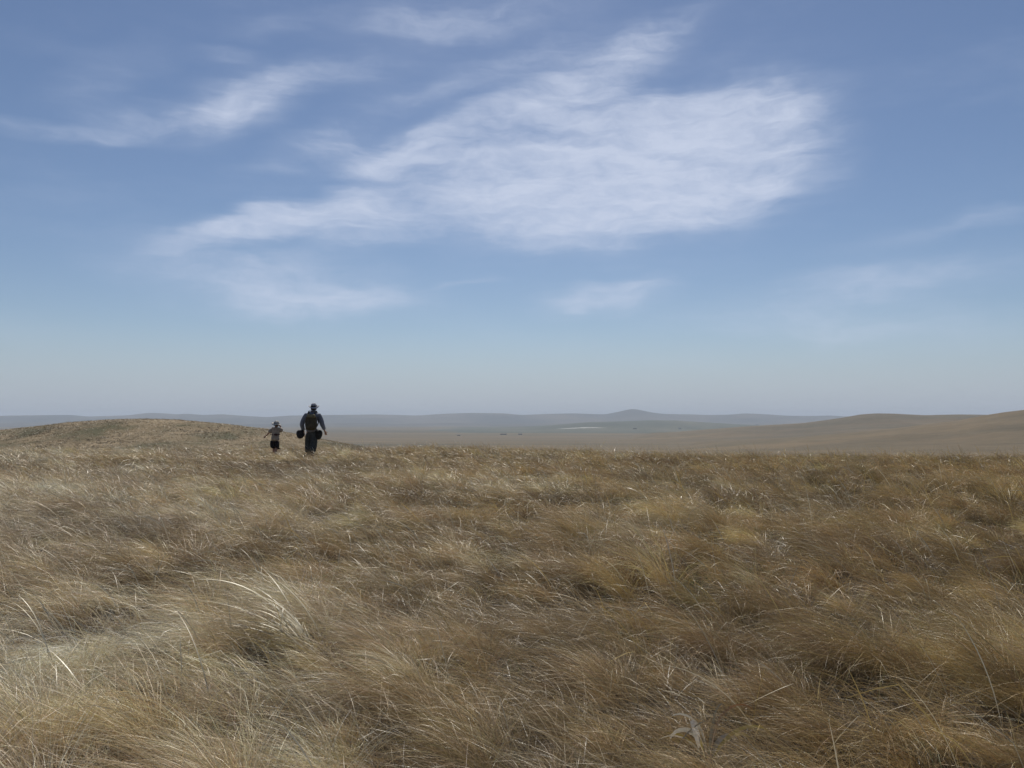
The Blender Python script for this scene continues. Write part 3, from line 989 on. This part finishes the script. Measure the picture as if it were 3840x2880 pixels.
def tufts(r1, r2, dens, per, w, S, zf=None, pts=None, hmul=1.0):
    x, y = scatter(r1, r2, dens) if pts is None else pts
    zf = zf or base_h
    nt = len(x)
    gap = fbm(x / 0.5, y / 0.5, 2, 71)
    hh = np.clip(0.76 + 0.90 * fbm(x / 0.55, y / 0.55, 3, 73) + 0.22 * rng.standard_normal(nt), 0.35, 1.45) * hmul
    hh = hh * np.where(zf is base_h, 0.45 + 0.60 * sstep(gap, -0.45, 0.05), 1.0)
    col = tuft_colors(x, y, nt)
    tone = np.exp(1.05 * fbm(x / 0.6, y / 0.42, 3, 91) + 0.45 * fbm(x / 5.0, y / 2.4, 2, 93))
    col = col * (0.86 + 0.30 * rng.random((nt, 1))) * (tone[:, None] if zf is base_h else 1.0)
    sdx = np.clip(x / (0.6 * np.maximum(y, 2)), -1, 1)[:, None]
    col = col * np.array([[1.02, 1.0, 0.90]]) * (1.06 + sdx * np.array([[-0.13, -0.15, -0.22]]))
    if zf is not base_h:
        pt = fbm(x / 7.0, y / 5.0, 3, 101)[:, None]
        col = (0.12 * col + 0.88 * np.array([[0.30, 0.236, 0.152]])) * (1.0 + 1.0 * pt)
    ph = lean_dir(x, y) + 0.50 * rng.standard_normal(nt)
    up = np.clip(0.30 + 1.1 * fbm(x / 1.1, y / 1.1, 2, 79) + 0.25 * rng.standard_normal(nt) + 0.35 * np.clip(x / (0.6 * np.maximum(y, 2)), -1, 1), 0, 1)     # more upright
    cnt = np.maximum(2, (per * (0.5 + 0.8 * rng.random(nt)) * (0.45 + 0.65 * sstep(gap, -0.5, 0.0))).astype(int))
    idx = np.repeat(np.arange(nt), cnt)
    n = len(idx)
    rad = (0.030 + 0.06 * rng.random(nt))[idx] * np.sqrt(rng.random(n)) * 1.3
    ta = rng.random(n) * 2 * math.pi
    bx = x[idx] + rad * np.sin(ta)
    by = y[idx] + rad * np.cos(ta)
    bz = zf(bx, by) - 0.01
    L = hh[idx] * (0.20 + 0.30 * rng.random(n) + 0.18 * rng.random(n) ** 3)
    # own outward splay combined with the wind
    wind = ph[idx]
    sp = 0.58 * rad / 0.1
    vx = np.sin(ta) * sp + np.sin(wind) * (1.0 - 0.35 * up[idx]) + 0.42 * rng.standard_normal(n)
    vy = np.cos(ta) * sp + np.cos(wind) * (1.0 - 0.35 * up[idx]) + 0.42 * rng.standard_normal(n)
    phi = np.arctan2(vx, vy)
    th0 = np.abs(0.12 + 0.30 * rng.random(n)) + 0.50 * (1 - up[idx]) * rng.random(n)
    th1 = 1.05 + 1.15 * rng.random(n) + 0.45 * (1 - up[idx])
    roll = rng.random(n) * math.pi
    W = w * (0.7 + 0.7 * rng.random(n))
    vr = 0.56 if zf is base_h else 0.2
    c = col[idx] * (1 - vr / 2 + vr * rng.random((n, 1)))
    c = c * (1 + 0.10 * rng.standard_normal((n, 3)) * np.array([0.6, 0.4, 1.0]))
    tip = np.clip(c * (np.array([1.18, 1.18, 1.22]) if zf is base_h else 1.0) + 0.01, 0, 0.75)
    wild = rng.random(n) < 0.11
    phi = np.where(wild, rng.random(n) * 2 * math.pi, phi)
    th1 = np.where(wild, th0 + 1.3 * rng.random(n), th1)
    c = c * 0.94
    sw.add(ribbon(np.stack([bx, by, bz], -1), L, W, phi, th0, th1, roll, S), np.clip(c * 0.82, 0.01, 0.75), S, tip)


def mat(r1, r2, dens, w, S):
    """fine long blades combed over by the wind into a loose continuous mat"""
    x, y = scatter(r1, r2, dens)
    cl = fbm(x / 0.9, y / 0.55, 3, 111)
    side = np.clip(x / (0.6 * np.maximum(y, 2)), -1, 1)
    keep = rng.random(len(x)) < np.clip(0.28 + 1.5 * cl - 0.25 * side, 0.03, 1)
    x, y, cl, side = x[keep], y[keep], cl[keep], side[keep]
    n = len(x)
    L = (0.26 + 0.30 * rng.random(n)) * np.clip(0.9 + 0.5 * cl, 0.5, 1.3)
    phi = lean_dir(x, y) + 1.1 * fbm(x / 0.35, y / 0.35, 2, 121) + 0.50 * rng.standard_normal(n)
    th0 = 0.35 + 0.45 * rng.random(n)
    th1 = 1.45 + 0.60 * rng.random(n)
    col = tuft_colors(x, y, n) * np.exp(0.9 * fbm(x / 0.8, y / 0.5, 3, 91) + 0.45 * fbm(x / 5.0, y / 2.4, 2, 93))[:, None] * (0.75 + 0.6 * rng.random((n, 1)))
    col = col * (1.04 + side[:, None] * np.array([[-0.13, -0.15, -0.22]])) * np.array([[1.02, 1.0, 0.92]])
    v = ribbon(np.stack([x, y, base_h(x, y) - 0.01], -1), L, w * (0.6 + 0.8 * rng.random(n)), phi, th0, th1, rng.random(n) * math.pi, S)
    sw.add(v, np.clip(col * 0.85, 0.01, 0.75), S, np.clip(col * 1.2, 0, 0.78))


def litter(r1, r2, dens, w, S):
    x, y = scatter(r1, r2, dens)
    n = len(x)
    z = base_h(x, y) + 0.004 + 0.05 * rng.random(n) ** 2
    L = 0.06 + 0.22 * rng.random(n)
    phi = lean_dir(x, y) + 1.1 * rng.standard_normal(n)
    th0 = 1.0 + 0.5 * rng.random(n)
    th1 = 1.45 + 0.35 * rng.random(n)
    base = np.array([0.20, 0.165, 0.125]) * (0.35 + 1.1 * rng.random((n, 1)) ** 1.5)
    sw.add(ribbon(np.stack([x, y, z], -1), L, w * (0.6 + rng.random(n)), phi, th0, th1, rng.random(n) * 3, S), base, S)


def stems(r1, r2, dens, w, S=9):
    """long pale stalks and bleached blades standing over the rest: arched, kinked or bearing seed heads"""
    x, y = scatter(r1, r2, dens)
    keep = fbm(x / 2.0, y / 2.0, 2, 83) > -0.10 + 0.7 * (rng.random(len(x)) - 0.5)
    x, y = x[keep], y[keep]
    P0 = 1 - 0.85 * (np.arange(S + 1) / S) ** 1.5
    BROAD = np.array([0.5, 0.7, 0.9, 1.0, 1.0, 1.0, 0.9, 0.7, 0.4, 0.05])
    HEAD = np.array([0.35, 0.32, 0.30, 0.28, 0.26, 0.5, 1.0, 1.05, 0.7, 0.1])
    kind = rng.integers(0, 4, len(x))
    side = np.clip(x / (0.6 * np.maximum(y, 2)), -1, 1)
    for k, (prof, wm) in enumerate(((P0, 0.7), (BROAD, 1.35), (HEAD, 1.1), (BROAD, 0.9))):
        m = kind == k
        X, Y, sd_ = x[m], y[m], side[m]
        n = len(X)
        z = base_h(X, Y)
        L = 0.28 + 0.36 * rng.random(n) ** 1.5 + 0.10 * rng.random(n)
        phi = lean_dir(X, Y) + 0.75 * rng.standard_normal(n)
        up = np.clip(0.35 + 0.35 * sd_ + 0.5 * rng.standard_normal(n), 0, 1)
        th0 = 0.10 + 0.55 * rng.random(n) * (1.2 - up)
        th1 = th0 + 0.25 + (1.6 - 1.2 * up) * rng.random(n)
        kk = 0.35 + 0.5 * rng.random(n)
        jj = np.where(rng.random(n) < (0.8 if k == 3 else 0.3), 0.5 + 1.3 * rng.random(n), 0.0)
        gold = rng.random((n, 1)) < (0.30 + 0.35 * sd_[:, None])
        pale = np.where(gold, np.array([0.55, 0.41, 0.16]), np.array([0.62, 0.55, 0.40])) * (0.70 + 0.50 * rng.random((n, 1)))
        if k == 2:
            pale = pale * 0.85
        W = w * wm * (0.45 + 0.9 * rng.random(n) ** 1.5)
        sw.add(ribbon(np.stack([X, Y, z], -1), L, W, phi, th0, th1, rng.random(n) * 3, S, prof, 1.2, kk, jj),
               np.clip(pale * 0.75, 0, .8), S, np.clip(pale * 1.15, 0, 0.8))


def shoots(r1, r2, dens, w, S=4):
    """low green growth down between the dry tufts"""
    x, y = scatter(r1, r2, dens)
    keep = fbm(x / 0.7, y / 0.7, 2, 97) > 0.22
    x, y = x[keep], y[keep]
    n = len(x)
    c = np.array([0.13, 0.16, 0.065]) * (0.6 + 0.8 * rng.random((n, 1)))
    sw.add(ribbon(np.stack([x, y, base_h(x, y)], -1), 0.10 + 0.16 * rng.random(n), w * (0.6 + 0.8 * rng.random(n)), rng.random(n) * 6.28, 0.1 + 0.3 * rng.random(n), 0.5 + 1.0 * rng.random(n), rng.random(n) * 3, S), c, S, c * 1.2)


tufts(1.7, 5.5, 24, 330 * DENS, 0.0016, 5)
tufts(5.5, 11, 22, 190 * DENS, 0.0024, 4)
tufts(11, 20, 15, 105 * DENS, 0.0042, 3)
tufts(20, 40, 13, 40 * DENS, 0.0075, 3)
mat(1.8, 5.5, 1700 * DENS, 0.0015, 6)
mat(5.5, 11, 850 * DENS, 0.0022, 5)
mat(11, 20, 380 * DENS, 0.0040, 3)
mat(20, 38, 140 * DENS, 0.0072, 3)
litter(1.7, 6, 1500 * DENS, 0.0022, 2)
litter(6, 14, 500 * DENS, 0.004, 2)
stems(2.0, 6, 85, 0.0034)
stems(6, 14, 45, 0.0048)
stems(14, 32, 14, 0.0080)
shoots(2.0, 7, 420, 0.0025)
shoots(7, 16, 150, 0.004)


# the mound beyond carries the same grass
def grid_height(grid):
    XX, YY, Z = grid
    u = XX[0] / YY[0, 0]
    yv = YY[:, 0]

    def f(x, y):
        fu = np.clip((x / y - u[0]) / (u[-1] - u[0]) * (len(u) - 1), 0, len(u) - 1.001)
        fy = np.clip((y - yv[0]) / (yv[-1] - yv[0]) * (len(yv) - 1), 0, len(yv) - 1.001)
        i = fy.astype(int); j = fu.astype(int)
        a = fy - i; b = fu - j
        return (Z[i, j] * (1 - b) + Z[i, j + 1] * b) * (1 - a) + (Z[i + 1, j] * (1 - b) + Z[i + 1, j + 1] * b) * a
    return f


mh = grid_height(mound_grid)
nm = int(42000 * DENS)
my = 42 + 38 * rng.random(nm)
mx_ = my * (-0.68 + 0.60 * rng.random(nm))
tufts(0, 0, 0, 7, 0.014, 2, zf=mh, pts=(mx_, my), hmul=0.30)
grass = sw.build('grass', GRASS)
grass['kind'] = 'stuff'


# ------------------------------------------------------------------ single plants that stand out
def leaf_piece(parent, name, base, L, W, phi, th0, th1, col, tip=None, S=12, roll=0.3, prof=None, curl=1.0):
    s = Sward()
    pr = prof if prof is not None else np.array([math.sin(math.pi * min(1, 0.18 + 0.82 * (k / S) ** 0.9)) ** 0.6 + 0.02 for k in range(S + 1)])
    v = ribbon(np.array([base], float), np.array([L]), np.array([W]), np.array([phi]), np.array([th0]), np.array([th1]), np.array([roll]), S, pr, curl)
    s.add(v, np.array([col], float), S, np.array([tip if tip is not None else col], float))
    return s.build(name, GRASS, parent)


r3 = np.random.default_rng(12)
g0 = ground_at(312, 655)
tuft = new_empty('grass_tuft', g0, 'broad arching tuft of long bleached pale blades bending far to the left', 'grass tuft')
for k in range(60):
    pale = np.array([0.72, 0.65, 0.47]) * (0.62 + 0.45 * r3.random())
    a = r3.random() * 6.28
    rr_ = 0.12 * r3.random()
    s_ = Sward()
    S_ = 14
    broad = r3.random() < 0.35
    pr = np.array([0.35 + 0.65 * math.sin(math.pi * (k2 / S_) ** 1.3) if broad else 1 - 0.8 * (k2 / S_) for k2 in range(S_ + 1)])
    s_.add(ribbon(np.array([(rr_ * math.cos(a), rr_ * math.sin(a), -0.01)]), np.array([0.45 + 0.60 * r3.random()]), np.array([0.011 if broad else 0.005]), np.array([-1.50 + 0.42 * r3.standard_normal()]),
                  np.array([0.45 + 0.45 * r3.random()]), np.array([1.50 + 0.35 * r3.random()]), np.array([r3.random() * 0.9 - 0.75]), S_, pr, 0.7 + 0.9 * r3.random(),
                  np.array([0.45 + 0.45 * r3.random()]), np.array([0.6 * r3.random() if r3.random() < 0.4 else 0.0])),
           np.array([pale * 0.7]), S_, np.array([pale * 1.1]))
    s_.build('blade', GRASS, tuft)

g1 = G1
plant = new_empty('withered_plant', g1, 'withered plant with curled white and yellow leaves near the bottom edge', 'plant')
WH = (0.70, 0.66, 0.57)
YE = (0.50, 0.40, 0.12)
OR_ = (0.55, 0.22, 0.05)
GY = (0.30, 0.27, 0.20)
for (L_, W_, ph_, a0, a1, c0_, c1_, rl) in [
        (0.34, 0.011, 1.35, 0.05, 2.5, GY, OR_, 0.2), (0.26, 0.012, -1.2, 0.05, 2.3, GY, WH, 0.9), (0.24, 0.022, -1.7, 0.25, 2.9, GY, WH, 1.1),
        (0.30, 0.015, 1.7, 0.55, 2.3, YE, YE, 0.6), (0.24, 0.018, 1.2, 0.75, 2.6, GY, YE, 0.2), (0.22, 0.014, -0.9, 0.9, 2.2, YE, YE, 0.9),
        (0.17, 0.020, 1.5, 0.25, 2.6, GY, WH, 0.4), (0.26, 0.012, -1.9, 0.7, 2.0, GY, WH, 0.3), (0.28, 0.018, 0.6, 0.1, 2.1, GY, GY, 0.8), (0.22, 0.02, -0.4, 0.2, 2.4, GY, GY, 0.4)]:
    leaf_piece(plant, 'leaf', (0.01 * math.sin(ph_), 0.01 * math.cos(ph_), -0.01), L_, W_, ph_, a0, a1, c0_, c1_, roll=rl, curl=2.0)
g2 = G2
wl = new_empty('dead_leaf_stalk', g2, 'bent stalk with one bright white hanging leaf beside the withered plant', 'plant')
leaf_piece(wl, 'stalk', (-0.07, 0, 0), 0.215, 0.006, 1.57, 0.1, 1.2, GY, GY, prof=np.ones(13) * 0.8)
lf = leaf_piece(wl, 'leaf', (0.0, 0, 0.165), 0.115, 0.026, 1.57, 2.7, 3.1, WH, WH, roll=1.0)
leaf_piece(wl, 'leaf', (0.05, 0, -0.01), 0.13, 0.014, -1.4, 0.05, 0.35, YE, YE, roll=0.2)
print('grass verts', sw.n)
